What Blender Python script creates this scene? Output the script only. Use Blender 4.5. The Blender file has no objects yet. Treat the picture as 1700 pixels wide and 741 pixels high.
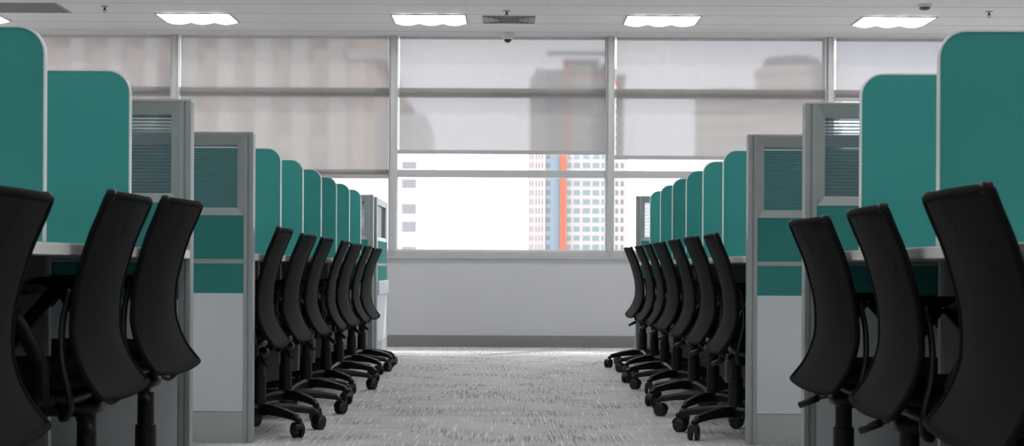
import bpy, bmesh, math, random
from mathutils import Vector, Matrix
R = math.radians
random.seed(7)
scene = bpy.context.scene
COL = scene.collection

# ------------------------------------------------------------------ camera
CAMH = 0.68
F_PX = 2500.0
cam_d = bpy.data.cameras.new('camera')
cam = bpy.data.objects.new('camera', cam_d); COL.objects.link(cam)
cam.location = (0, 0, CAMH)
cam.rotation_mode = 'QUATERNION'
from mathutils import Quaternion
cam.rotation_quaternion = Quaternion((1, 0, 0), R(90)) @ Quaternion((0, 0, 1), R(0.27))
cam_d.sensor_width = 36.0
cam_d.lens = F_PX / 1700 * 36
cam_d.shift_y = (445 - 370.5) / 1700
cam_d.clip_end = 3000
cam_d.dof.use_dof = True
cam_d.dof.focus_distance = 7.5
cam_d.dof.aperture_fstop = 11
scene.camera = cam
scene.view_settings.view_transform = 'Standard'
scene.view_settings.look = 'None'
scene.view_settings.gamma = 1
scene.view_settings.use_curve_mapping = False
scene.view_settings.exposure = 0.0
scene.cycles.use_denoising = True
scene.cycles.max_bounces = 10
scene.cycles.diffuse_bounces = 5
scene.cycles.transparent_max_bounces = 16
scene.cycles.sample_clamp_indirect = 6

# ------------------------------------------------------------------ sky, sun
SKY = 4.5
w = bpy.data.worlds.new('sky'); scene.world = w; w.use_nodes = True
nt = w.node_tree; nt.nodes.clear()
tc = nt.nodes.new('ShaderNodeTexCoord')
mp = nt.nodes.new('ShaderNodeMapping'); mp.inputs['Scale'].default_value = (1.5, 1.5, 4)
ns = nt.nodes.new('ShaderNodeTexNoise'); ns.inputs['Scale'].default_value = 2.2; ns.inputs['Detail'].default_value = 4
cr = nt.nodes.new('ShaderNodeValToRGB')
cr.color_ramp.elements[0].position = .3; cr.color_ramp.elements[0].color = (.86, .88, 1.0, 1)
cr.color_ramp.elements[1].position = .7; cr.color_ramp.elements[1].color = (1.0, .98, .98, 1)
bg = nt.nodes.new('ShaderNodeBackground'); bg.inputs['Strength'].default_value = SKY
wo = nt.nodes.new('ShaderNodeOutputWorld')
nt.links.new(tc.outputs['Generated'], mp.inputs[0]); nt.links.new(mp.outputs[0], ns.inputs['Vector'])
nt.links.new(ns.outputs['Fac'], cr.inputs[0]); nt.links.new(cr.outputs[0], bg.inputs[0])
nt.links.new(bg.outputs[0], wo.inputs[0])

sun_d = bpy.data.lights.new('sun', 'SUN'); sun_d.energy = 4.5; sun_d.angle = R(3); sun_d.color = (1, .93, .84)
sun = bpy.data.objects.new('sun', sun_d); COL.objects.link(sun)
SUNV = Vector((math.cos(R(45)) * math.cos(R(50)), math.cos(R(45)) * math.sin(R(50)), math.sin(R(45))))
sun.rotation_euler = SUNV.to_track_quat('Z', 'Y').to_euler()
LAMP = 15.8     # strength of the ceiling luminaires

# ------------------------------------------------------------------ materials
def srgb(r, g, b):
    f = lambda c: (c / 255 / 12.92) if c / 255 <= .04045 else ((c / 255 + .055) / 1.055) ** 2.4
    return (f(r), f(g), f(b), 1)

def mat(name, col, rough=.6, metal=0, spec=.5, noise=0, nscale=60, bump=0, bscale=300, stretch=(1, 1, 1)):
    m = bpy.data.materials.new(name); m.use_nodes = True
    t = m.node_tree; b = t.nodes['Principled BSDF']
    b.inputs['Base Color'].default_value = col
    b.inputs['Roughness'].default_value = rough
    b.inputs['Metallic'].default_value = metal
    b.inputs['Specular IOR Level'].default_value = spec
    if noise or bump:
        c = t.nodes.new('ShaderNodeTexCoord'); mp = t.nodes.new('ShaderNodeMapping')
        mp.inputs['Scale'].default_value = stretch
        t.links.new(c.outputs['Object'], mp.inputs[0])
    if noise:
        n = t.nodes.new('ShaderNodeTexNoise'); n.inputs['Scale'].default_value = nscale; n.inputs['Detail'].default_value = 3
        mr = t.nodes.new('ShaderNodeMapRange')
        mr.inputs['To Min'].default_value = 1 - noise; mr.inputs['To Max'].default_value = 1 + noise
        mx = t.nodes.new('ShaderNodeVectorMath'); mx.operation = 'SCALE'; mx.inputs[0].default_value = col[:3]
        t.links.new(mp.outputs[0], n.inputs['Vector']); t.links.new(n.outputs['Fac'], mr.inputs['Value'])
        t.links.new(mr.outputs[0], mx.inputs['Scale']); t.links.new(mx.outputs[0], b.inputs['Base Color'])
    if bump:
        n2 = t.nodes.new('ShaderNodeTexNoise'); n2.inputs['Scale'].default_value = bscale
        bp = t.nodes.new('ShaderNodeBump'); bp.inputs['Strength'].default_value = bump; bp.inputs['Distance'].default_value = .002
        t.links.new(mp.outputs[0], n2.inputs['Vector']); t.links.new(n2.outputs['Fac'], bp.inputs['Height'])
        t.links.new(bp.outputs[0], b.inputs['Normal'])
    return m

M = {}
M['teal'] = mat('teal_fabric', (.058, .33, .315, 1), .9, spec=.15, noise=.06, nscale=500, bump=.3, bscale=900)
M['tile'] = mat('teal_tile', (.045, .245, .23, 1), .9, spec=.15, noise=.06, nscale=500, bump=.3, bscale=900)
M['silver'] = mat('satin_aluminium', (.50, .52, .53, 1), .42, metal=.55, spec=.5, noise=.03, nscale=30)
M['trim'] = mat('screen_edge', (.82, .84, .85, 1), .35, spec=.5, noise=.02)
M['frame'] = mat('panel_frame', (.37, .40, .41, 1), .45, metal=.2, noise=.03, nscale=20)
M['whitepanel'] = mat('white_laminate', (.66, .70, .74, 1), .5, noise=.02, nscale=8)
M['kick'] = mat('grey_kick', (.44, .47, .47, 1), .55, noise=.03, nscale=20)
M['worktop'] = mat('worktop', (.80, .81, .81, 1), .35, noise=.02, nscale=15)
M['legpanel'] = mat('leg_panel', (.30, .30, .32, 1), .55, noise=.03)
M['black'] = mat('black_plastic', (.006, .0065, .008, 1), .42, spec=.3, noise=.1, nscale=80)
M['blackfab'] = mat('black_fabric', (.0062, .0066, .0076, 1), .9, spec=.15, noise=.15, nscale=300, bump=.4, bscale=700)
M['rubber'] = mat('caster_rubber', (.006, .006, .007, 1), .5, noise=.1)
M['chrome'] = mat('chrome', (.7, .7, .7, 1), .15, metal=1, noise=.02)
M['wall'] = mat('painted_wall', (.56, .565, .59, 1), .8, noise=.015, nscale=4, bump=.1, bscale=120)
M['base'] = mat('grey_skirting', (.22, .22, .215, 1), .6, noise=.05, nscale=12)
M['mull'] = mat('window_aluminium', (.50, .51, .52, 1), .45, metal=.1, noise=.02, nscale=9)
M['vent'] = mat('grille_grey', (.34, .34, .34, 1), .6, noise=.04)
M['ventdark'] = mat('dark_grey_plate', (.12, .12, .12, 1), .7, noise=.05)
M['camwhite'] = mat('camera_white', (.62, .62, .60, 1), .4, noise=.02)
M['camglass'] = mat('camera_ball', (.01, .01, .012, 1), .12, noise=.05)
M['rail'] = mat('blind_rail', (.42, .42, .43, 1), .5, noise=.02)

# mesh of the chair back: a knit that lets a little light through
m = mat('knit_mesh', (.0062, .0066, .0076, 1), .85, spec=.15, noise=.15, nscale=200)
t = m.node_tree; b = t.nodes['Principled BSDF']
wv = t.nodes.new('ShaderNodeTexNoise'); wv.inputs['Scale'].default_value = 12; wv.inputs['Distortion'].default_value = .2
c = t.nodes.new('ShaderNodeTexCoord'); t.links.new(c.outputs['Object'], wv.inputs['Vector'])
mr = t.nodes.new('ShaderNodeMapRange'); mr.inputs['From Min'].default_value = .5; mr.inputs['From Max'].default_value = .75
mr.inputs['To Min'].default_value = .01; mr.inputs['To Max'].default_value = .16
# only the upper part is open knit, the lower back is padded
s2 = t.nodes.new('ShaderNodeSeparateXYZ'); t.links.new(c.outputs['Object'], s2.inputs[0])
up = t.nodes.new('ShaderNodeMapRange'); up.inputs['From Min'].default_value = .60; up.inputs['From Max'].default_value = .74
t.links.new(s2.outputs['Z'], up.inputs['Value'])
ml = t.nodes.new('ShaderNodeMath'); ml.operation = 'MULTIPLY'; t.links.new(mr.outputs[0], ml.inputs[0]); t.links.new(up.outputs[0], ml.inputs[1])
iv = t.nodes.new('ShaderNodeMath'); iv.operation = 'SUBTRACT'; iv.inputs[0].default_value = 1.0; t.links.new(ml.outputs[0], iv.inputs[1])
mpn = t.nodes.new('ShaderNodeMapping'); mpn.inputs['Rotation'].default_value = (R(35), 0, 0); mpn.inputs['Scale'].default_value = (1, 1, .25)
t.links.new(c.outputs['Object'], mpn.inputs[0]); t.links.new(mpn.outputs[0], wv.inputs['Vector'])
t.links.new(wv.outputs['Fac'], mr.inputs['Value']); t.links.new(iv.outputs[0], b.inputs['Alpha'])
M['knit'] = m

# window glass (thin, straight through with a faint reflection)
def glass(name, refl=.06, tint=(.97, .98, .98, 1)):
    m = bpy.data.materials.new(name); m.use_nodes = True; t = m.node_tree; t.nodes.clear()
    o = t.nodes.new('ShaderNodeOutputMaterial'); mx = t.nodes.new('ShaderNodeMixShader'); mx.inputs[0].default_value = refl
    tr = t.nodes.new('ShaderNodeBsdfTransparent'); tr.inputs[0].default_value = tint
    gl = t.nodes.new('ShaderNodeBsdfGlossy'); gl.inputs['Roughness'].default_value = .03
    t.links.new(tr.outputs[0], mx.inputs[1]); t.links.new(gl.outputs[0], mx.inputs[2]); t.links.new(mx.outputs[0], o.inputs[0])
    return m
M['glass'] = glass('window_glass')

# reeded partition glass: clear lines between frosted ribs
m = bpy.data.materials.new('reeded_glass'); m.use_nodes = True; t = m.node_tree; t.nodes.clear()
o = t.nodes.new('ShaderNodeOutputMaterial'); mx = t.nodes.new('ShaderNodeMixShader')
tr = t.nodes.new('ShaderNodeBsdfTransparent'); tr.inputs[0].default_value = (.80, .87, .89, 1)
ad = t.nodes.new('ShaderNodeMixShader'); ad.inputs[0].default_value = .45
di = t.nodes.new('ShaderNodeBsdfDiffuse'); di.inputs[0].default_value = (.13, .16, .18, 1)
tl = t.nodes.new('ShaderNodeBsdfTranslucent'); tl.inputs[0].default_value = (.30, .38, .40, 1)
c = t.nodes.new('ShaderNodeTexCoord'); sp = t.nodes.new('ShaderNodeSeparateXYZ')
mu = t.nodes.new('ShaderNodeMath'); mu.operation = 'MULTIPLY'; mu.inputs[1].default_value = 2 * math.pi / .0105
sn = t.nodes.new('ShaderNodeMath'); sn.operation = 'SINE'
mr = t.nodes.new('ShaderNodeMapRange'); mr.inputs['From Min'].default_value = -.5; mr.inputs['From Max'].default_value = .5
mr.inputs['To Min'].default_value = .10; mr.inputs['To Max'].default_value = .80
t.links.new(c.outputs['Object'], sp.inputs[0]); t.links.new(sp.outputs['Z'], mu.inputs[0]); t.links.new(mu.outputs[0], sn.inputs[0])
t.links.new(sn.outputs[0], mr.inputs['Value']); t.links.new(mr.outputs[0], mx.inputs[0])
t.links.new(di.outputs[0], ad.inputs[1]); t.links.new(tl.outputs[0], ad.inputs[2])
t.links.new(tr.outputs[0], mx.inputs[1]); t.links.new(ad.outputs[0], mx.inputs[2]); t.links.new(mx.outputs[0], o.inputs[0])
M['reeded'] = m

# roller blind: open weave that scatters what lies far behind it
m = bpy.data.materials.new('blind_fabric'); m.use_nodes = True; t = m.node_tree; t.nodes.clear()
o = t.nodes.new('ShaderNodeOutputMaterial')
rf = t.nodes.new('ShaderNodeBsdfRefraction'); rf.inputs['IOR'].default_value = 1.03; rf.inputs['Roughness'].default_value = .24
rf.inputs['Color'].default_value = (.44, .435, .455, 1)
tl = t.nodes.new('ShaderNodeBsdfTranslucent'); tl.inputs[0].default_value = (.165, .16, .157, 1)
df = t.nodes.new('ShaderNodeBsdfDiffuse'); df.inputs[0].default_value = (.50, .49, .48, 1)
a = t.nodes.new('ShaderNodeMixShader'); a.inputs[0].default_value = .65
b2 = t.nodes.new('ShaderNodeMixShader'); b2.inputs[0].default_value = .38
t.links.new(df.outputs[0], a.inputs[1]); t.links.new(tl.outputs[0], a.inputs[2])
t.links.new(rf.outputs[0], b2.inputs[1]); t.links.new(a.outputs[0], b2.inputs[2])
c = t.nodes.new('ShaderNodeTexCoord'); mp = t.nodes.new('ShaderNodeMapping'); mp.inputs['Scale'].default_value = (1, 1, .12)
n = t.nodes.new('ShaderNodeTexNoise'); n.inputs['Scale'].default_value = 30
mr = t.nodes.new('ShaderNodeMapRange'); mr.inputs['To Min'].default_value = .75; mr.inputs['To Max'].default_value = .81
t.links.new(c.outputs['Object'], mp.inputs[0]); t.links.new(mp.outputs[0], n.inputs['Vector']); t.links.new(n.outputs['Fac'], mr.inputs['Value'])
t.links.new(mr.outputs[0], b2.inputs[0]); t.links.new(b2.outputs[0], o.inputs[0])
M['blind'] = m

# lamp diffuser
def emis(name, col, s):
    m = bpy.data.materials.new(name); m.use_nodes = True; t = m.node_tree; t.nodes.clear()
    o = t.nodes.new('ShaderNodeOutputMaterial'); e = t.nodes.new('ShaderNodeEmission')
    e.inputs[0].default_value = col; e.inputs[1].default_value = s
    t.links.new(e.outputs[0], o.inputs[0]); return m
M['lamp'] = emis('lamp_diffuser', (1, .985, .95, 1), LAMP)

# carpet: quarter turned tiles with light and dark flecks drawn out along the pile
def carpet():
    m = bpy.data.materials.new('carpet_tiles'); m.use_nodes = True; t = m.node_tree; N = t.nodes; L = t.links
    b = N['Principled BSDF']; b.inputs['Roughness'].default_value = .95; b.inputs['Specular IOR Level'].default_value = .2
    c = N.new('ShaderNodeTexCoord')
    ck = N.new('ShaderNodeTexNoise'); ck.inputs['Scale'].default_value = 1.0
    def stre(scale, sc, lo, hi, det=2):
        mp = N.new('ShaderNodeMapping'); mp.inputs['Scale'].default_value = scale
        n = N.new('ShaderNodeTexNoise'); n.inputs['Scale'].default_value = sc; n.inputs['Detail'].default_value = det
        r = N.new('ShaderNodeMapRange'); r.inputs['From Min'].default_value = lo; r.inputs['From Max'].default_value = hi
        L.new(c.outputs['Object'], mp.inputs[0]); L.new(mp.outputs[0], n.inputs['Vector']); L.new(n.outputs['Fac'], r.inputs['Value'])
        return r.outputs[0]
    def mth(op, a, b_, clamp=False):
        k = N.new('ShaderNodeMath'); k.operation = op; k.use_clamp = clamp
        for i, v in enumerate((a, b_)):
            if isinstance(v, (int, float)): k.inputs[i].default_value = v
            else: L.new(v, k.inputs[i])
        return k.outputs[0]
    light = stre((125, 3.2, 1), 1, .62, .70, 1)        # thin light flecks along the aisle
    dark = stre((110, 3.6, 1.5), 1, .50, .60, 1)
    patch = stre((2.6, 2.6, 1), 1, .47, .58, 1)      # patches where the flecks gather
    band = stre((2.2, 9, 1), 1, .3, .7, 3)           # weft bands across
    fine = stre((150, 14, 1), 1, .25, .75, 2)
    dk = mth('MULTIPLY', dark, patch)
    base = N.new('ShaderNodeMix'); base.data_type = 'RGBA'
    base.inputs['A'].default_value = (.41, .408, .418, 1); base.inputs['B'].default_value = (.60, .595, .61, 1)
    L.new(mth('MULTIPLY', mth('ADD', band, fine), .5), base.inputs['Factor'])
    m2 = N.new('ShaderNodeMix'); m2.data_type = 'RGBA'; m2.inputs['B'].default_value = (.15, .15, .155, 1)
    L.new(mth('MULTIPLY', dk, .6), m2.inputs['Factor']); L.new(base.outputs['Result'], m2.inputs['A'])
    m3 = N.new('ShaderNodeMix'); m3.data_type = 'RGBA'; m3.inputs['B'].default_value = (.85, .85, .85, 1)
    L.new(mth('MULTIPLY', light, .75), m3.inputs['Factor']); L.new(m2.outputs['Result'], m3.inputs['A'])
    L.new(m3.outputs['Result'], b.inputs['Base Color'])
    bp = N.new('ShaderNodeBump'); bp.inputs['Strength'].default_value = .3; bp.inputs['Distance'].default_value = .003
    L.new(fine, bp.inputs['Height']); L.new(bp.outputs[0], b.inputs['Normal'])
    return m
M['carpet'] = carpet()

# suspended ceiling: 0.617 x 0.43 cells with a thin grid
CX0, CPX, CY0, CPY = -.974, .617, 11.80, .43
def ceiling_mat():
    m = bpy.data.materials.new('ceiling_tiles'); m.use_nodes = True; t = m.node_tree; N = t.nodes; L = t.links
    b = N['Principled BSDF']; b.inputs['Roughness'].default_value = .9; b.inputs['Specular IOR Level'].default_value = .15
    c = N.new('ShaderNodeTexCoord'); sp = N.new('ShaderNodeSeparateXYZ'); L.new(c.outputs['Object'], sp.inputs[0])
    def mth(op, a, b_):
        k = N.new('ShaderNodeMath'); k.operation = op
        for i, v in enumerate((a, b_)):
            if isinstance(v, (int, float)): k.inputs[i].default_value = v
            else: L.new(v, k.inputs[i])
        return k.outputs[0]
    def line(ax, off, p, wd):
        s = mth('SUBTRACT', sp.outputs[ax], off - wd / 2)
        return mth('LESS_THAN', mth('MULTIPLY', mth('FRACT', mth('DIVIDE', s, p), 0), p), wd)
    gx = line('X', CX0, CPX, .020); gy = line('Y', CY0, CPY, .022)
    n = N.new('ShaderNodeTexNoise'); n.inputs['Scale'].default_value = 180; n.inputs['Detail'].default_value = 3; L.new(c.outputs['Object'], n.inputs['Vector'])
    mr = N.new('ShaderNodeMapRange'); mr.inputs['To Min'].default_value = .93; mr.inputs['To Max'].default_value = 1.04; L.new(n.outputs['Fac'], mr.inputs['Value'])
    tile = N.new('ShaderNodeVectorMath'); tile.operation = 'SCALE'; tile.inputs[0].default_value = (.74, .73, .72); L.new(mr.outputs[0], tile.inputs['Scale'])
    a = N.new('ShaderNodeMix'); a.data_type = 'RGBA'; a.inputs['B'].default_value = (.70, .70, .67, 1)
    L.new(gx, a.inputs['Factor']); L.new(tile.outputs[0], a.inputs['A'])
    a2 = N.new('ShaderNodeMix'); a2.data_type = 'RGBA'; a2.inputs['B'].default_value = (.50, .49, .48, 1)
    L.new(gy, a2.inputs['Factor']); L.new(a.outputs['Result'], a2.inputs['A'])
    L.new(a2.outputs['Result'], b.inputs['Base Color'])
    return m
M['ceil'] = ceiling_mat()

# ------------------------------------------------------------------ helpers
def obj(name, bm, material, parent=None, loc=None, smooth=False, bevel=0):
    me = bpy.data.meshes.new(name)
    bmesh.ops.recalc_face_normals(bm, faces=bm.faces)
    bm.to_mesh(me); bm.free()
    me.materials.append(M[material] if isinstance(material, str) else material)
    if smooth:
        for p in me.polygons: p.use_smooth = True
    o = bpy.data.objects.new(name, me); COL.objects.link(o)
    if parent: o.parent = parent
    if loc: o.location = loc
    if bevel:
        md = o.modifiers.new('bevel', 'BEVEL'); md.width = bevel; md.segments = 2; md.limit_method = 'ANGLE'
    return o

def box(bm, x0, x1, y0, y1, z0, z1):
    v = [bm.verts.new((x, y, z)) for x in (x0, x1) for y in (y0, y1) for z in (z0, z1)]
    for f in ((0, 1, 3, 2), (4, 6, 7, 5), (0, 4, 5, 1), (2, 3, 7, 6), (0, 2, 6, 4), (1, 5, 7, 3)):
        bm.faces.new([v[i] for i in f])
    return v

def boxes(*bs):
    bm = bmesh.new()
    for b_ in bs: box(bm, *b_)
    return bm

def ring(bm, c, ax1, ax2, r1, r2, n):
    return [bm.verts.new(c + ax1 * (math.cos(2 * math.pi * i / n) * r1) + ax2 * (math.sin(2 * math.pi * i / n) * r2)) for i in range(n)]

def loft(bm, rings, cap=True, closed=False):
    n = len(rings[0]); k = len(rings)
    for a_ in range(k if closed else k - 1):
        p, q = rings[a_], rings[(a_ + 1) % k]
        for i in range(n): bm.faces.new((p[i], p[(i + 1) % n], q[(i + 1) % n], q[i]))
    if cap and not closed:
        bm.faces.new(rings[0][::-1]); bm.faces.new(rings[-1])

def smooth_pts(pts, n=6, closed=False):
    P = [Vector(p) for p in pts]; out = []; k = len(P)
    for i in range(k if closed else k - 1):
        if closed: p0, p1, p2, p3 = P[i - 1], P[i], P[(i + 1) % k], P[(i + 2) % k]
        else: p0, p1, p2, p3 = P[max(i - 1, 0)], P[i], P[i + 1], P[min(i + 2, k - 1)]
        for s in range(n):
            t_ = s / n
            out.append(.5 * ((2 * p1) + (-p0 + p2) * t_ + (2 * p0 - 5 * p1 + 4 * p2 - p3) * t_ ** 2 + (-p0 + 3 * p1 - 3 * p2 + p3) * t_ ** 3))
    if not closed: out.append(P[-1])
    return out

def tube(bm, pts, r, n=8, closed=False, up=Vector((0, 1, 0)), rx=None):
    """round or flat tube along pts; r across 'up' x tangent, rx along up"""
    P = [Vector(p) for p in pts]; rings = []
    k = len(P)
    for i, p in enumerate(P):
        a_ = P[i - 1] if (i or closed) else P[0]; b_ = P[(i + 1) % k] if (closed or i < k - 1) else P[-1]
        tg = (b_ - a_).normalized()
        s = tg.cross(up)
        if s.length < 1e-4: s = tg.cross(Vector((1, 0, 0)))
        s.normalize(); u = s.cross(tg).normalized()
        rr = r[i] if isinstance(r, (list, tuple)) else r
        rings.append(ring(bm, p, s, u, rr, rx if rx else rr, n))
    loft(bm, rings, closed=closed)

def lathe(bm, prof, n=20, c=(0, 0, 0), axis='Z'):
    c = Vector(c); rings = []
    ax = {'Z': (Vector((1, 0, 0)), Vector((0, 1, 0)), Vector((0, 0, 1))), 'Y': (Vector((1, 0, 0)), Vector((0, 0, 1)), Vector((0, 1, 0))),
          'X': (Vector((0, 1, 0)), Vector((0, 0, 1)), Vector((1, 0, 0)))}[axis]
    for r_, h in prof: rings.append(ring(bm, c + ax[2] * h, ax[0], ax[1], max(r_, 1e-4), max(r_, 1e-4), n))
    loft(bm, rings)

def rbox(bm, cx, cy, cz, sx, sy, sz, e=4.0, n=16):
    """soft cushion: superellipsoid"""
    def sg(v, p): return math.copysign(abs(v) ** p, v)
    m_ = n // 2; rings = []
    for j in range(m_ + 1):
        ph = -math.pi / 2 + math.pi * j / m_
        cz_, sz_ = sg(math.sin(ph), 2 / 3.0), max(abs(math.cos(ph)) ** (2 / 3.0), 1e-3)
        rings.append([bm.verts.new((cx + sx * sz_ * sg(math.cos(2 * math.pi * i / (2 * n)), 2 / e), cy + sy * sz_ * sg(math.sin(2 * math.pi * i / (2 * n)), 2 / e), cz + sz * cz_)) for i in range(2 * n)])
    loft(bm, rings)

def thing(name, label, cat, loc=(0, 0, 0), rz=0, group=None):
    o = bpy.data.objects.new(name, None); o.empty_display_size = .1; COL.objects.link(o)
    o.location = loc; o.rotation_euler = (0, 0, rz)
    return tag(o, label, cat, group)
def tag(o, label, cat, group=None):
    o['label'] = label; o['category'] = cat
    if group: o['group'] = group
    return o
def struct(name, bm, material, bevel=0):
    o = obj(name, bm, material, bevel=bevel); o['kind'] = 'structure'; return o
def copy_tree(root, loc, rz, label=None, group=None):
    def rec(o, par):
        c_ = o.copy(); COL.objects.link(c_)
        if par: c_.parent = par
        for k in list(o.children): rec(k, c_)
        return c_
    r_ = rec(root, None); r_.location = loc; r_.rotation_euler = (0, 0, rz)
    if label: r_['label'] = label
    if group: r_['group'] = group
    return r_

# ------------------------------------------------------------------ the room
YW = 12.9; CEIL = 2.665; XR = 6.6; YB = -4.0; WT = .2
struct('floor', boxes((-XR - WT, XR + WT, YB - WT, YW + WT, -.1, 0)), 'carpet')
struct('ceiling', boxes((-XR - WT, XR + WT, YB - WT, YW + WT, CEIL, CEIL + .1)), 'ceil')
struct('wall_left', boxes((-XR - WT, -XR, YB - WT, YW + WT, 0, CEIL)), 'wall')
struct('wall_right', boxes((XR, XR + WT, YB - WT, YW + WT, 0, CEIL)), 'wall')
struct('wall_back', boxes((-XR, XR, YB - WT, YB, 0, CEIL)), 'wall')
struct('wall_front', boxes((-XR, XR, YW, YW + WT, 0, .757)), 'wall')
struct('baseboard_front', boxes((-XR, XR, YW - .012, YW, 0, .10)), 'base', bevel=.002)
struct('baseboard_left', boxes((-XR, -XR + .012, YB, YW - .012, 0, .10)), 'base')
struct('baseboard_right', boxes((XR - .012, XR, YB, YW - .012, 0, .10)), 'base')
struct('trim_1', boxes((-XR, XR, YW - .02, YW + WT, .757, .772), (-XR, XR, YW - .012, YW + WT, .772, .82)), 'mull', bevel=.002)   # sill
MX = [-6.6, -4.77, -2.902, -1.026, .835, 2.716, 4.59, 6.46]
for i, x in enumerate(MX[1:]):      # mullions, each a stepped aluminium profile
    struct('trim_%d' % (i + 2), boxes((x - .036, x + .036, YW + .0, YW + .16, .82, CEIL), (x - .020, x + .020, YW - .03, YW, .82, CEIL)), 'mull', bevel=.002)
bays = [(MX[i] + (.036 if i else 0), MX[i + 1] - .036) for i in range(7)]
for i, (a, b_) in enumerate(bays):
    fr = struct('window_%d' % (i + 1), boxes((a, b_, YW + .04, YW + .12, 1.458, 1.520), (a, b_, YW + .05, YW + .13, 2.149, 2.225),
                                    (a, b_, YW + .04, YW + .12, .82, .836), (a, a + .005, YW + .04, YW + .12, .836, CEIL), (b_ - .005, b_, YW + .04, YW + .12, .836, CEIL)), 'mull', bevel=.002)
    obj('window_pane', boxes((a + .005, b_ - .005, YW + .078, YW + .084, .836, CEIL)), 'glass', fr)

hem = [1.46, 1.46, 1.462, 1.675, 1.635, 2.14, 2.14]
blab = ['roller blind at the far left end of the window wall, behind the first teal screens',
        'pale roller blind behind the nearest left teal screens and partition',
        'pale roller blind over the wide beige building, left of the clear centre window',
        'pale roller blind hanging over the middle window below the dome camera',
        'pale roller blind right of the middle one, in front of the two round towers',
        'short raised roller blind behind the nearest right screens',
        'short roller blind at the far right end of the window wall']
for i, (a, b_) in enumerate(bays):
    if i in (0, 6) : continue
    t_ = thing('roller_blind', blab[i], 'window blind', ((a + b_) / 2, YW + .018, hem[i]), 0, 'roller blinds on the window wall')
    hw = (b_ - a) / 2 - .004; H = CEIL - hem[i]
    bm = bmesh.new(); nx = 40                     # a very slightly rippled cloth
    vs = [[bm.verts.new((-hw + .014 + (2 * hw - .014) * k / nx, .002 * math.sin(k * .9 + i), z)) for z in (.012, H * .5, H - .001)] for k in range(nx + 1)]
    for k in range(nx):
        for j in range(2): bm.faces.new((vs[k][j], vs[k + 1][j], vs[k + 1][j + 1], vs[k][j + 1]))
    obj('blind_fabric', bm, 'blind', t_, smooth=True)
    obj('bottom_rail', boxes((-hw, hw, -.010, .010, -.020, .014)), 'rail', t_, bevel=.003)

# ------------------------------------------------------------------ ceiling fittings
def luminaire():
    t_ = thing('ceiling_light', '', 'ceiling light', (0, 0, CEIL), 0, 'recessed ceiling lights')
    W, D = .285, .195
    obj('frame', boxes((-W - .012, W + .012, -D - .01, -D, -.006, 0), (-W - .012, W + .012, D, D + .01, -.006, 0), (-W - .012, -W, -D, D, -.006, 0), (W, W + .012, -D, D, -.006, 0)), 'vent', t_)
    for k in range(3):
        bm = bmesh.new(); x0 = -W + k * 2 * W / 3; n = 10
        rows = []
        for y in (-D, D):
            rows.append([bm.verts.new((x0 + 2 * W / 3 * i / n, y, -.004 - .018 * math.sin(math.pi * i / n))) for i in range(n + 1)])
        rows2 = [[bm.verts.new((v.co.x, v.co.y, -.001)) for v in r_] for r_ in rows]
        for i in range(n):
            bm.faces.new((rows[0][i], rows[0][i + 1], rows[1][i + 1], rows[1][i]))
            bm.faces.new((rows2[0][i], rows2[0][i + 1], rows2[1][i + 1], rows2[1][i]))
            bm.faces.new((rows[0][i], rows[0][i + 1], rows2[0][i + 1], rows2[0][i]))
            bm.faces.new((rows[1][i], rows[1][i + 1], rows2[1][i + 1], rows2[1][i]))
        obj('diffuser', bm, 'lamp', t_)
    return t_
lum = luminaire()
LC = {-4: 'leftmost', -1: '', 0: ''}
names = {-2: 'glowing ceiling light cut off by the left edge of the photo', -1: 'glowing ceiling light second from the left of the photo',
         0: 'glowing ceiling light left of the louvred ceiling diffuser', 1: 'glowing ceiling light right of the louvred ceiling diffuser',
         2: 'glowing ceiling light furthest right, above the round towers', 3: 'ceiling light beyond the right edge of the photo'}
first = True
for row in range(5):
    for k in range(-2, 4):
        x = CX0 + CPX * .5 + k * 3 * CPX; y = CY0 + CPY * .5 - row * CPY * 7
        if abs(x) > XR - .4: continue
        lab = names[k] if row == 0 else 'recessed ceiling light, %s line, %s from the windows' % (
            {-2: 'outer left', -1: 'left', 0: 'inner left', 1: 'inner right', 2: 'right', 3: 'outer right'}[k], ['', 'second row', 'third row', 'fourth row', 'fifth row'][row])
        if first:
            lum.location = (x, y, CEIL); lum['label'] = lab; first = False
        else: copy_tree(lum, (x, y, CEIL), 0, lab)

t_ = thing('air_diffuser', 'square grey louvred air diffuser in the ceiling between the two middle lights', 'air vent', (-.035, CY0 + .215, CEIL))
obj('backing_plate', boxes((-.21, .21, -.17, .17, -.004, 0)), 'vent', t_)
for k in range(5):
    bm = bmesh.new(); w0 = .045 + .04 * k; d0 = .035 + .032 * k; z0, z1 = -.022 + .003 * k, -.004
    for (x0, x1, y0, y1) in ((-w0, w0, -d0, -d0 + .006), (-w0, w0, d0 - .006, d0), (-w0, -w0 + .006, -d0, d0), (w0 - .006, w0, -d0, d0)):
        box(bm, x0, x1, y0, y1, z0, z1)
    obj('louvre', bm, 'vent', t_)
t_ = thing('return_air_grille', 'flat dark grey rectangular grille in the ceiling at upper left', 'air vent', (CX0 - 4.5 * CPX, CY0 - .215, CEIL))
obj('grille_frame', boxes((-.295, .295, -.205, -.19, -.006, 0), (-.295, .295, .19, .205, -.006, 0), (-.295, -.28, -.19, .19, -.006, 0), (.28, .295, -.19, .19, -.006, 0)), 'vent', t_)
obj('grille_plate', boxes((-.28, .28, -.19, .19, -.004, 0)), 'vent', t_)
obj('grille_slats', boxes(*[(-.28, .28, -.18 + .02 * k, -.172 + .02 * k, -.008, -.004) for k in range(18)]), 'vent', t_)

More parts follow.
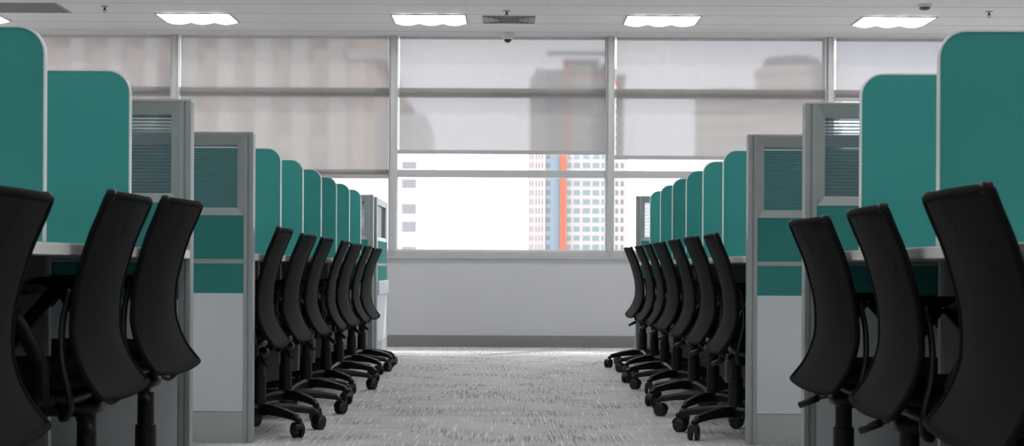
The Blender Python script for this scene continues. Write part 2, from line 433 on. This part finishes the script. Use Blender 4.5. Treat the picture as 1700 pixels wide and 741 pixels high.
def sprinkler():
    t_ = thing('fire_sprinkler', '', 'sprinkler', (0, 0, CEIL), 0, 'ceiling sprinklers')
    bm = bmesh.new(); lathe(bm, [(.030, 0), (.030, -.003), (.012, -.008), (.008, -.010)], 16); obj('escutcheon', bm, 'vent', t_, smooth=False)
    bm = bmesh.new(); lathe(bm, [(.007, -.008), (.007, -.028), (.004, -.032)], 10)
    tube(bm, [(.009, 0, -.022), (.012, 0, -.034), (.002, 0, -.045)], .002, 6); tube(bm, [(-.009, 0, -.022), (-.012, 0, -.034), (-.002, 0, -.045)], .002, 6)
    obj('nozzle', bm, 'black', t_)
    bm = bmesh.new(); lathe(bm, [(.003, -.044), (.015, -.046), (.015, -.048), (.003, -.049)], 12); obj('deflector', bm, 'chrome', t_)
    return t_
sp_ = sprinkler()
sp_.location = (-.05, 11.62, CEIL); sp_['label'] = 'small ceiling sprinkler just in front of the louvred air diffuser'
copy_tree(sp_, (-3.12, 11.50, CEIL), 0, 'small ceiling sprinkler at upper left beside the flat dark grille')
copy_tree(sp_, (3.65, 11.55, CEIL), 0, 'small ceiling sprinkler at upper right, beyond the rightmost light')
t_ = thing('smoke_detector', 'small round smoke detector at the top edge above the rightmost ceiling light', 'smoke detector', (3.08, 11.27, CEIL))
bm = bmesh.new(); lathe(bm, [(.055, 0), (.055, -.012), (.046, -.020)], 24); obj('detector_base', bm, 'camwhite', t_)
bm = bmesh.new(); lathe(bm, [(.040, -.018), (.040, -.030), (.028, -.038), (.004, -.040)], 24); obj('detector_cap', bm, 'ventdark', t_)
t_ = thing('dome_camera', 'small white dome security camera with black ball at the ceiling edge above the middle window', 'security camera', (-.045, 12.74, CEIL))
bm = bmesh.new(); lathe(bm, [(.058, 0), (.058, -.010), (.048, -.045), (.036, -.052)], 24); obj('camera_housing', bm, 'camwhite', t_, smooth=False)
bm = bmesh.new(); lathe(bm, [(.034 * math.cos(a), -.046 - .034 * math.sin(a)) for a in [R(d) for d in (0, 15, 30, 45, 60, 75, 88)]], 24); obj('camera_ball', bm, 'camglass', t_, smooth=True)

# ------------------------------------------------------------------ office furniture
XL, XRT = -1.0, .91          # aisle edges of the two rows
# a row is modelled with its aisle edge at x=0 running away to -x (left row); the right row mirrors it with s=+1
def sx(s, a, b_): return (min(s * a, s * b_), max(s * a, s * b_))

def partition(name, label, s, x, y, width=.70, raceway=False, rz=0, T=.05):
    """free-standing panel; local +... runs from x=0 to x=s*width, thickness T along y"""
    t_ = thing(name, label, 'partition', (x, y, 0), rz)
    def B(a, c_, z0, z1, y0=0, y1=T):
        x0, x1 = sx(s, a, c_); return (x0, x1, y0, y1, z0, z1)
    P = .037; F = .026
    for a in (0, width - P):
        g = P / 2
        obj('end_post', boxes(B(a, a + g - .003, .0, 1.192), B(a + g - .003, a + g + .003, .0, 1.192, .004, T - .004), B(a + g + .003, a + P, .0, 1.192)), 'frame', t_, bevel=.0015)
    obj('top_cap', boxes(B(0, width, 1.192, 1.2, -.001, T + .001)), 'silver', t_, bevel=.001)
    i0, i1 = P, width - P
    # mitred window frame
    bm = bmesh.new()
    zo0, zo1, zi0, zi1 = .878, 1.192, .908, 1.152
    xo0, xo1, xi0, xi1 = i0, i1, i0 + F, i1 - F
    prof = []
    for (cx_, cz_, ix, iz) in ((xo0, zo0, xi0, zi0), (xo1, zo0, xi1, zi0), (xo1, zo1, xi1, zi1), (xo0, zo1, xi0, zi1)):
        prof.append([bm.verts.new((s * cx_, .001, cz_)), bm.verts.new((s * ix, .010, iz)), bm.verts.new((s * ix, T - .010, iz)), bm.verts.new((s * cx_, T - .001, cz_))])
    loft(bm, prof, closed=True)
    obj('window_frame', bm, 'frame', t_)
    obj('glass_pane', boxes(B(xi0 - .002, xi1 + .002, zi0 - .002, zi1 + .002, T / 2 - .003, T / 2 + .003)), 'reeded', t_)
    obj('fabric_tile', boxes(B(i0, i1, .709, .878, .003, T - .003)), 'tile', t_)
    obj('divider_rail', boxes(B(i0, i1, .692, .698, .0, T), B(i0, i1, .698, .703, .005, T - .005), B(i0, i1, .703, .709, .0, T)), 'silver', t_)
    obj('fabric_tile', boxes(B(i0, i1, .577, .692, .003, T - .003)), 'tile', t_)
    obj('lower_panel', boxes(B(i0, i1, .120, .577, .002, T - .002)), 'whitepanel', t_, bevel=.001)
    obj('kick_plate', boxes(B(i0, i1, .0, .118, .005, T - .005)), 'kick', t_)
    if raceway:
        obj('raceway_cover', boxes(B(i0, i1, .475, .575, -.014, .004)), 'whitepanel', t_, bevel=.003)
    return t_

def screen(s):
    """teal desk screen with one rounded corner and a pale edge"""
    t_ = thing('desk_screen', '', 'desk screen', (0, 0, .732), 0, 'teal rounded desk screens')
    W, H, RAD = .66, .462, .06
    def outline(off):
        pts = [(W, 0.0), (W, H - off)]
        r_ = RAD - off
        for k in range(9):
            a_ = math.pi / 2 * (1 - k / 8)
            pts.append((RAD - r_ * math.sin(math.pi / 2 - a_), H - RAD + r_ * math.cos(math.pi / 2 - a_)))
        pts.append((off, 0.0))
        return pts
    bm = bmesh.new(); pts = outline(.003)
    f = [bm.verts.new((s * p[0], .001, p[1])) for p in pts]; g = [bm.verts.new((s * p[0], .013, p[1])) for p in pts]
    bm.faces.new(f); bm.faces.new(g[::-1])
    for i in range(len(pts)): bm.faces.new((f[i], g[i], g[(i + 1) % len(pts)], f[(i + 1) % len(pts)]))
    obj('fabric_panel', bm, 'teal', t_)
    bm = bmesh.new(); po, pi = outline(0)[1:], outline(.004)[1:]
    ringz = []
    for a_, b__ in zip(po, pi):
        ringz.append([bm.verts.new((s * a_[0], 0, a_[1])), bm.verts.new((s * b__[0], 0, b__[1])), bm.verts.new((s * b__[0], .014, b__[1])), bm.verts.new((s * a_[0], .014, a_[1]))])
    loft(bm, ringz)
    obj('edge_trim', bm, 'trim', t_)
    return t_

def workbench(label, s, x, y0, y1, legs):
    t_ = thing('workbench', label, 'desk', (x, y0, 0))
    L_ = y1 - y0
    a, b_ = sx(s, 0.0, .66)
    obj('worktop', boxes((a, b_, 0, L_, .704, .7305)), 'worktop', t_, bevel=.002)
    a, b_ = sx(s, .222, .655)
    for y in legs:
        lg = obj('leg_panel', boxes((a, b_, y - y0, y - y0 + .024, 0, .7035)), 'legpanel', t_)
        e0, e1 = sx(s, .212, .222)
        obj('edge_strip', boxes((e0, e1, y - y0, y - y0 + .024, 0, .7035)), 'silver', lg)
    return t_

def spine(label, s, x, y0, y1):
    """low panel wall along the back of the desks"""
    t_ = thing('spine_partition', label, 'partition', (x, y0, 0))
    L_ = y1 - y0; n = max(1, round(L_ / .72)); p = L_ / n
    for k in range(n):
        a, b_ = k * p + .004, (k + 1) * p - .004
        obj('fabric_tile', boxes((-.02, .02, a, b_, .577, 1.15)), 'teal', t_)
        obj('lower_panel', boxes((-.022, .022, a, b_, .12, .574)), 'whitepanel', t_)
    obj('top_cap', boxes((-.025, .025, 0, L_, 1.152, 1.18)), 'frame', t_)
    obj('kick_plate', boxes((-.018, .018, 0, L_, 0, .117)), 'kick', t_)
    return t_

S1 = [3.22, 3.94]; P1 = 4.68; P2 = 5.81
S2 = [6.51, 7.20, 7.89, 8.57, 9.26, 9.96]; P3 = 10.79
near_b0 = 1.9
for s, x, side in ((-1, XL, 'left'), (1, XRT, 'right')):
    workbench('long pale desk of the near %s row on grey leg panels' % side, s, x, near_b0, P1 - .003, [near_b0 + .6] + [y for y in S1])
    workbench('long pale desk of the far %s row towards the windows' % side, s, x, P2 + .053, P3 - .003 if s > 0 else P3 - .003, S2)
    spine('teal and grey panel wall behind the near %s desks' % side, s, x + s * .725, near_b0, P1 - .003)
    spine('teal and grey panel wall behind the far %s desks' % side, s, x + s * .725, P2 + .053, P3 - .003)
    partition('end_partition', 'tall %s end panel with reeded glass right behind the nearest chairs' % side, s, x, P1)
    partition('end_partition', '%s dark framed glass panel with two teal bands and whole white base' % side, s, x, P2)
pL = partition('end_partition', 'narrow grey end panel closing the far left row near the windows', -1, XL + .004, P3)
pR = partition('end_partition', 'narrow grey end panel closing the far right row near the windows', 1, XRT - .022, P3)
partition('end_partition', 'grey panel standing just behind the far left end panel, at the corner', -1, XL, 11.13)
partition('side_partition', 'bright panel with teal band running along the aisle at far left', 1, XL - .0, 11.18, width=.90, raceway=True, rz=R(90))

scrL = screen(-1); scrR = screen(1)
ordn = ['nearest', 'second nearest', 'third', 'fourth', 'fifth', 'sixth']
fl = True
for s, base, x, side in ((-1, scrL, XL, 'left'), (1, scrR, XRT, 'right')):
    lst = []
    lst.append((S1[0], 'largest teal desk screen, cut off by the %s edge of the photo'  % side))
    lst.append((S1[1], 'second large teal desk screen of the %s row, in front of the near end panel' % side))
    where = ['right behind the dark framed panel', 'second behind the dark framed panel', 'third behind the dark framed panel', 'fourth behind the dark framed panel',
             'next to last towards the windows', 'smallest, beside the narrow grey end panel']
    for k, y in enumerate(S2): lst.append((y, 'teal desk screen of the far %s row, %s' % (side, where[k])))
    for k, (y, lab) in enumerate(lst):
        if k == 0: base.location = (x, y, .732); base['label'] = lab
        else: copy_tree(base, (x, y, .732), 0, lab)

# ------------------------------------------------------------------ office chair (sitter faces -x)
PROF = [(.838, .170), (.80, .155), (.735, .128), (.655, .105), (.60, .094), (.525, .091), (.48, .100), (.425, .117), (.385, .138), (.368, .148)]
def prof_x(z):
    for (z1, x1), (z0, x0) in zip(PROF, PROF[1:]):
        if z0 <= z <= z1:
            k = (z - z0) / (z1 - z0); return x0 + (x1 - x0) * k
    return PROF[0][1] if z > .6 else PROF[-1][1]
SP = smooth_pts([(x, 0, z) for z, x in PROF], 4)
def half_w(z):
    k = (.838 - z) / (.838 - .368)
    return .208 + .004 * math.sin(k * math.pi) * -1 + .034 * max(0, (k - .5) / .5) ** 1.4
def back_pt(p, u, lift=0):
    """u in -1..1 across the back"""
    z = p.z; hw = half_w(z)
    kz = max(0, (.47 - z) / .10)
    return Vector((p.x - .018 * u * u * (1 - .5 * kz) + lift, hw * u, z + .012 * kz * u * u))

def make_chair():
    t_ = thing('office_chair', '', 'office chair', (0, 0, 0), 0)
    U = []                                            # upper parts: these move with the seat height
    nU = 14
    # knit backrest, thin shell
    bm = bmesh.new()
    def shell(off):
        rows = []
        for i, p in enumerate(SP):
            e = min(i, len(SP) - 1 - i)
            q = 1 - (.06 if i < len(SP) / 2 else .03) * max(0, (1 - e / 2)) ** 2
            rows.append([bm.verts.new(back_pt(p, -1 + 2 * j / nU, off) * 1.0 if q == 1 else Vector((back_pt(p, (-1 + 2 * j / nU) * q, off)))) for j in range(nU + 1)])
        return rows
    A, Bq = shell(.003), shell(-.004)
    n = len(SP)
    for i in range(n - 1):
        for j in range(nU):
            bm.faces.new((A[i][j], A[i][j + 1], A[i + 1][j + 1], A[i + 1][j]))
            bm.faces.new((Bq[i][j], Bq[i + 1][j], Bq[i + 1][j + 1], Bq[i][j + 1]))
    U.append(obj('backrest', bm, 'knit', t_, smooth=True))
    # rim tube around it
    bm = bmesh.new(); path = []
    for j in range(nU + 1): path.append(back_pt(SP[0], (-1 + 2 * j / nU) * .94))
    for i in range(1, n - 1): path.append(back_pt(SP[i], 1))
    for j in range(nU, -1, -1): path.append(back_pt(SP[-1], (-1 + 2 * j / nU) * .97))
    for i in range(n - 2, 0, -1): path.append(back_pt(SP[i], -1))
    tube(bm, path, .0085, 8, closed=True, up=Vector((1, 0, 0)))
    U.append(obj('back_frame', bm, 'blackfab', t_, smooth=True))
    # small rounded clips on the two top corners
    for sgn in (-1, 1):
        bm = bmesh.new(); rbox(bm, .152, sgn * .180, .840, .011, .018, .011)
        U.append(obj('corner_clip', bm, 'black', t_, smooth=True))
    # J shaped carriers from the sides of the back under the seat
    for sgn in (-1, 1):
        bm = bmesh.new()
        pts = smooth_pts([(.060, sgn * .185, .62), (.048, sgn * .20, .55), (.052, sgn * .222, .47), (.070, sgn * .236, .40), (.076, sgn * .236, .352), (.058, sgn * .222, .330), (.04, sgn * .17, .340), (.0, sgn * .08, .345)], 5)
        tube(bm, pts, .0075, 8, rx=.013, up=Vector((0, 1, 0)))
        U.append(obj('back_carrier', bm, 'black', t_, smooth=True))
    # seat
    bm = bmesh.new(); rbox(bm, -.135, 0, .415, .225, .235, .038)
    st = obj('seat', bm, 'blackfab', t_, smooth=True); U.append(st)
    bm = bmesh.new(); rbox(bm, -.125, 0, .372, .20, .21, .028)
    U.append(obj('seat_pan', bm, 'black', t_, smooth=True))
    bm = bmesh.new(); rbox(bm, -.01, 0, .340, .10, .055, .026); U.append(obj('tilt_mechanism', bm, 'black', t_, smooth=True))
    bm = bmesh.new(); tube(bm, [(.0, -.05, .345), (.05, -.13, .338), (.088, -.185, .322)], .005, 8)
    tube(bm, [(.080, -.172, .326), (.118, -.225, .302)], .0105, 10)
    U.append(obj('lever', bm, 'black', t_, smooth=True))
    # armrests
    for sgn in (-1, 1):
        bm = bmesh.new()
        tube(bm, [(-.10, sgn * .256, .610), (-.17, sgn * .256, .53), (-.235, sgn * .250, .44), (-.25, sgn * .235, .385), (-.22, sgn * .18, .365)], .018, 8, rx=.010)
        tube(bm, [(-.08, sgn * .256, .610), (-.03, sgn * .256, .54), (.015, sgn * .250, .45), (.01, sgn * .235, .385), (-.02, sgn * .18, .365)], .018, 8, rx=.010)
        ar = obj('armrest', bm, 'black', t_, smooth=True); U.append(ar)
        bm = bmesh.new(); rbox(bm, -.10, sgn * .256, .622, .125, .032, .014)
        obj('arm_pad', bm, 'blackfab', ar, smooth=True)
    # column
    bm = bmesh.new(); lathe(bm, [(.0125, .20), (.0125, .345)], 16); obj('gas_lift', bm, 'chrome', t_, smooth=True)
    bm = bmesh.new(); lathe(bm, [(.036, .085), (.036, .10), (.030, .115), (.029, .235), (.0235, .238), (.0225, .325), (.018, .328)], 20)
    obj('column_cover', bm, 'black', t_, smooth=False)
    # five-star base with casters
    RC = .255
    bm = bmesh.new(); lathe(bm, [(.030, .070), (.043, .075), (.045, .112), (.036, .122)], 20); obj('hub', bm, 'black', t_)
    for k in range(5):
        a_ = 2 * math.pi * k / 5
        ca, sa = math.cos(a_), math.sin(a_)
        d = Vector((ca, sa, 0)); q = Vector((-sa, ca, 0)); z = Vector((0, 0, 1))
        bm = bmesh.new(); rings = []
        for (r_, zz, w_, h_) in ((.025, .098, .026, .022), (.09, .100, .022, .020), (.17, .092, .017, .016), (.24, .080, .014, .0135), (RC - .004, .071, .013, .011), (RC + .008, .069, .010, .007)):
            c_ = d * r_ + z * zz
            rings.append([bm.verts.new(c_ + q * (w_ * cu) + z * (h_ * cv)) for cu, cv in ((-1, -1), (1, -1), (1, .35), (.62, 1), (-.62, 1), (-1, .35))])
        loft(bm, rings)
        leg = obj('base_leg', bm, 'black', t_, bevel=.002)
        # caster swivels a little
        sw = a_ + [.6, 2.1, -.8, 1.4, 2.9][k]
        cd = Vector((math.cos(sw), math.sin(sw), 0)); cq = Vector((-cd.y, cd.x, 0))
        c0 = d * RC + cd * .012 + z * .0275
        bm = bmesh.new()
        for sd in (-1, 1):
            rr = [ring(bm, c0 + cq * (sd * h_), cd, z, r_, r_, 18) for r_, h_ in ((.020, .004), (.0272, .006), (.0275, .018), (.022, .023))]
            loft(bm, rr)
        cs = obj('caster', bm, 'rubber', leg, smooth=False)
        bm = bmesh.new()
        rings = []
        for k2 in range(9):
            an = math.pi * (k2 / 8) * .9 + .1
            c_ = c0 + cd * (math.cos(an) * .030) + z * (math.sin(an) * .031)
            rings.append([bm.verts.new(c_ + cq * u_ + (cd * math.cos(an) + z * math.sin(an)) * v_) for u_, v_ in ((-.020, 0), (.020, 0), (.018, .003), (-.018, .003))])
        loft(bm, rings)
        tube(bm, [d * RC + z * .055, d * RC + z * .075], .006, 8, up=Vector((1, 0, 0)))
        obj('caster_hood', bm, 'black', leg)
    return t_, U
chair, upper = make_chair()
UP = {o.name for o in upper}
CO = .05      # the column stands this far behind the seat's middle line
def place_chair(x, y, rz, star, lift, label, group, first=False):
    """star turns the base under the seat"""
    r_ = chair if first else chair.copy()
    if not first: COL.objects.link(r_)
    r_.location = (x, y, 0); r_.rotation_euler = (0, 0, rz); r_['label'] = label; r_['group'] = group
    for ch in chair_children:
        c_ = ch if first else ch.copy()
        if not first:
            COL.objects.link(c_); c_.parent = r_
        if ch.name in UP: c_.location = (0, 0, lift)
        elif ch.name.startswith(('base_leg', 'hub')): c_.rotation_euler = (0, 0, star); c_.location = (CO, 0, 0)
        else: c_.location = (CO, 0, 0)
        if not first:
            for g in subs[ch.name]:
                d_ = g.copy(); COL.objects.link(d_); d_.parent = c_
chair_children = list(chair.children)
subs = {c_.name: list(c_.children) for c_ in chair_children}
jobs = []
LXc, RXc = -1.074, .985
jobs += [(LXc, 2.80, 0, .3, -.024, 'black mesh office chair cut off by the left edge of the photo', 'chairs of the near left row'),
         (LXc + .006, 3.61, R(1), .62, .005, 'black mesh chair in the middle of the three nearest left chairs', 'chairs of the near left row'),
         (LXc, 4.22, R(-2), .1, .020, 'black mesh office chair standing against the near left end panel', 'chairs of the near left row')]
jobs += [(RXc, 2.83, R(180), .5, -.014, 'large black mesh office chair nearest the camera at the right edge', 'chairs of the near right row'),
         (RXc - .004, 3.52, R(180 - 2), .2, -.022, 'black mesh chair in the middle of the three nearest right chairs', 'chairs of the near right row'),
         (RXc, 4.24, R(180 + 3), .9, -.024, 'black mesh office chair standing against the near right end panel', 'chairs of the near right row')]
pos = ['first behind the dark panel', 'second behind the dark framed panel', 'third behind the dark framed panel', 'middle one of seven',
       'third from the window end', 'next to last by the windows', 'seventh and last, by the windows']
yl = [6.16, 6.86, 7.55, 8.25, 8.95, 9.64, 10.31]
xl = [-1.083, -1.08, -1.08, -1.068, -1.078, -1.075, -1.075]
stl = [.50, .42, .75, .35, .85, .55, .70]
yr = [6.15, 6.86, 7.56, 8.36, 9.05, 9.74, 10.40]
xr = [.966, .968, .966, .968, .97, .972, .955]
str_ = [.75, .90, .50, .80, .45, .72, .35]
for k in range(7):
    jobs.append((xl[k], yl[k], R([1, -1, 0, 2, -2, 1, -2][k]), stl[k], [-.010, -.020, -.022, -.026, -.030, -.032, -.038][k], 'black mesh chair of the far left row, ' + pos[k], 'chairs of the far left row'))
    jobs.append((xr[k], yr[k], R(180 + [-1, 1, 0, 2, -1, 0, 2][k]), str_[k], [-.026, -.022, -.022, -.022, -.022, -.022, -.022][k], 'black mesh chair of the far right row, ' + pos[k], 'chairs of the far right row'))
for k, j in enumerate(jobs[1:]): place_chair(*j)
place_chair(*jobs[0], first=True)

# ------------------------------------------------------------------ the city outside
def at(px, py, Z): return ((px - 850) / F_PX * Z, CAMH + (445 - py) / F_PX * Z)
def bmat(name, r_, g_, b_, rough=.8): return mat(name, (r_ * .64, g_ * .64, b_ * .64, 1), rough, noise=.04, nscale=.3)
B_white = bmat('tower_white', .62, .56, .54); B_orange = bmat('tower_orange', .62, .17, .10); B_blue = bmat('tower_blue', .27, .38, .45, .3)
B_win = bmat('tower_window', .24, .34, .34, .3); B_beige = bmat('beige_stone', 1.05, .88, .74); B_grey = bmat('concrete', .50, .50, .50); B_crown = bmat('crown_grey', .30, .31, .33)
B_pale = bmat('pale_render', .84, .82, .80); B_winpale = bmat('pale_window', .25, .25, .25, .7); B_cream = bmat('cream_render', .98, .93, .84); B_beigewin = bmat('beige_window', .62, .56, .52, .6); B_ground = bmat('street', .4, .4, .4)
G0 = -60.0
g = struct('trim_20', boxes((-400, 600, 30, 900, G0 - 2, G0)), B_ground); g.name = 'floor_street'

# striped tower
Z = 300.0
X0, _ = at(877, 0, Z); X1, _ = at(905, 0, Z); X2, _ = at(929, 0, Z); X3, _ = at(939, 0, Z); X4, _ = at(1041, 0, Z)
_, zt1 = at(0, 136, Z); _, zt2 = at(0, 124, Z); _, zt3 = at(0, 108, Z); _, zt4 = at(0, 128, Z); _, zcap0 = at(0, 140, Z); _, zcap1 = at(0, 118, Z)
t_ = thing('striped_tower', 'tall pale apartment tower with orange and blue vertical stripes outside the middle window', 'building', ((X0 + X4) / 2, Z, G0))
ox = (X0 + X4) / 2
def tb(name, m_, *bs):
    return obj(name, boxes(*[(a - ox, b_ - ox, c_ - Z, d_ - Z, e - G0, f - G0) for (a, b_, c_, d_, e, f) in bs]), m_, t_)
tb('left_wing', B_white, (X0, X1, Z, Z + 14, G0, zt1), (X0 + 1, X1, Z + .5, Z + 13, zt1, zt1 + 1.6))
tb('blue_strip', B_blue, (X1, X2, Z + .3, Z + 14, G0, zt2))
tb('orange_fin', B_orange, (X2, X3, Z - 1.2, Z + 4, G0, zt3))
tb('main_block', B_white, (X3, X4, Z, Z + 16, G0, zt4))
_, zb = at(0, 131, Z)
tb('orange_band', B_orange, (X3, X4 - .6, Z - .3, Z, zt4 - 1.0, zt4 - .2))
tb('crown', B_crown, (X3 + .3, X3 + 5.8, Z + 1, Z + 12, zt4, zt3 + .2), (X3 - 3.8, X3 + 8.2, Z + 2, Z + 3, zt3 + 1.2, zt3 + 1.8), (X3 + 6.5, X4 + .4, Z - .4, Z + 14, zt4, zt4 + 1.7))
ROW = 15.1 / F_PX * Z
wn = 0
stuffbm = bmesh.new()
cols = [(941, 948), (952, 962), (967, 979), (983, 994), (998, 1004)]
_, zw = at(0, 255, Z)
for r_ in range(20):
    zz = zw - ROW * (r_ - 0) if r_ < 13 else zw + ROW * (r_ - 12)
    for (a, b_) in cols:
        xa, _ = at(a, 0, Z); xb, _ = at(b_, 0, Z)
        tb('window', B_win, (xa, xb, Z - .05, Z + .1, zz - .55 * ROW, zz))
for r_ in range(24):
    zz = zw + ROW * 8 - ROW * r_
    for a in (1021, 1030):
        xa, _ = at(a, 0, Z); box(stuffbm, xa - ox, xa + .55 - ox, -.05, .1, zz - .55 * ROW - G0, zz - G0)
    for a in (879, 883, 889, 894, 899):
        xa, _ = at(a, 0, Z); box(stuffbm, xa - ox, xa + .14 - ox, -.05, .1, zz - .6 * ROW - G0, zz - G0)
    xa, _ = at(906, 0, Z); box(stuffbm, xa - ox, xa + .8 - ox, .2, .4, zz - .5 * ROW - G0, zz - G0)
so = obj('window', stuffbm, B_winpale, t_); so['kind'] = 'stuff'

# white block at the left side of the middle window
Z = 90.0
X0, _ = at(634, 0, Z); X1, _ = at(708, 0, Z); Xm, _ = at(676, 0, Z); ox = X0
_, zt = at(0, 196, Z); _, ztt = at(0, 166, Z)
t_ = thing('white_apartment_block', 'overexposed white apartment block with small grey windows, left in the middle window', 'building', (X0, Z, G0))
tb('wall', B_pale, (X0, X1, Z, Z + 12, G0, zt)); tb('stair_tower', B_beige, (X0, Xm, Z + .5, Z + 8, zt, ztt)); tb('parapet', B_crown, (X0 + 1.7, X1 - .9, Z - .15, Z + 12, zt, zt + .5))
for (pa, pb) in ((270, 281), (299, 313), (340, 356), (369, 386), (411, 425), (440, 455)):
    _, za = at(0, pa, Z); _, zb = at(0, pb, Z); xa, _ = at(667, 0, Z); xb, _ = at(690, 0, Z)
    f = tb('window', B_winpale, (xa, xb, Z - .04, Z + .06, zb, za))

# wide beige building filling the left bays
Z = 110.0
X0, _ = at(-420, 0, Z); X1, _ = at(612, 0, Z); X2, _ = at(628, 0, Z); ox = X0
_, zt = at(0, -40, Z)
t_ = thing('beige_building', 'very wide beige stone building seen through the two left blinds', 'building', (X0, Z, G0))
tb('wall', B_beige, (X0, X1, Z, Z + 20, G0, zt))
_, zc = at(0, 96, Z)
tb('corner_bay', B_beige, (X1, X2, Z + 1.0, Z + 20, G0, zc)); tb('cornice', B_cream, (X1 - 1.5, X2 + .6, Z - .5, Z + 20, zc - .6, zc + .15))
for k in range(17):
    xa = X0 + 1.0 + k * 2.62
    tb('pilaster', B_cream, (xa, xa + 1.1, Z - .5, Z, G0, zt))
for k in range(16):
    xa = X0 + 2.5 + k * 2.62
    for j in range(5):
        if k * 5 + j >= 80: break
        zz = CAMH + 3.2 + j * 3.1
        tb('window', B_beigewin, (xa, xa + .8, Z - .1, Z + .1, zz, zz + 1.9))

# two round towers at the right
for (pa, pb, pt, Z, lab, pt2, pc, pd) in ((1168, 1283, 140, 230., 'shorter round grey residential tower seen through the right blind', 134, 1180, 1262),
                               (1272, 1410, 92, 200., 'taller round grey residential tower straddling the right mullion', 76, 1288, 1392)):
    xa, zt = at(pa, pt, Z); xb, _ = at(pb, 0, Z); r_ = (xb - xa) / 2; cx_ = (xa + xb) / 2; _, zt2 = at(0, pt2, Z); xc, _ = at(pc, 0, Z); xd, _ = at(pd, 0, Z)
    t_ = thing('round_tower', lab, 'building', (cx_, Z + r_, G0), 0, 'round towers behind the right blind')
    bm = bmesh.new(); lathe(bm, [(r_ * .93, 0), (r_ * .93, zt - G0 - .1)], 32); obj('tower_shaft', bm, B_cream, t_, smooth=False)
    for k in range(20):
        zz = zt - G0 - .3 - k * 2.1
        bm = bmesh.new(); lathe(bm, [(r_ * .92, zz - 1.0), (r_, zz - .98), (r_, zz), (r_ * .92, zz + .02)], 32); obj('balcony_band', bm, B_cream, t_)
    bm = bmesh.new(); lathe(bm, [((xd - xc) / 2, zt - G0 - .1), ((xd - xc) / 2, zt2 - G0 - .8), ((xd - xc) / 2 * .9, zt2 - G0)], 32, c=((xc + xd) / 2 - cx_, 0, 0)); obj('roof_drum', bm, B_grey, t_)
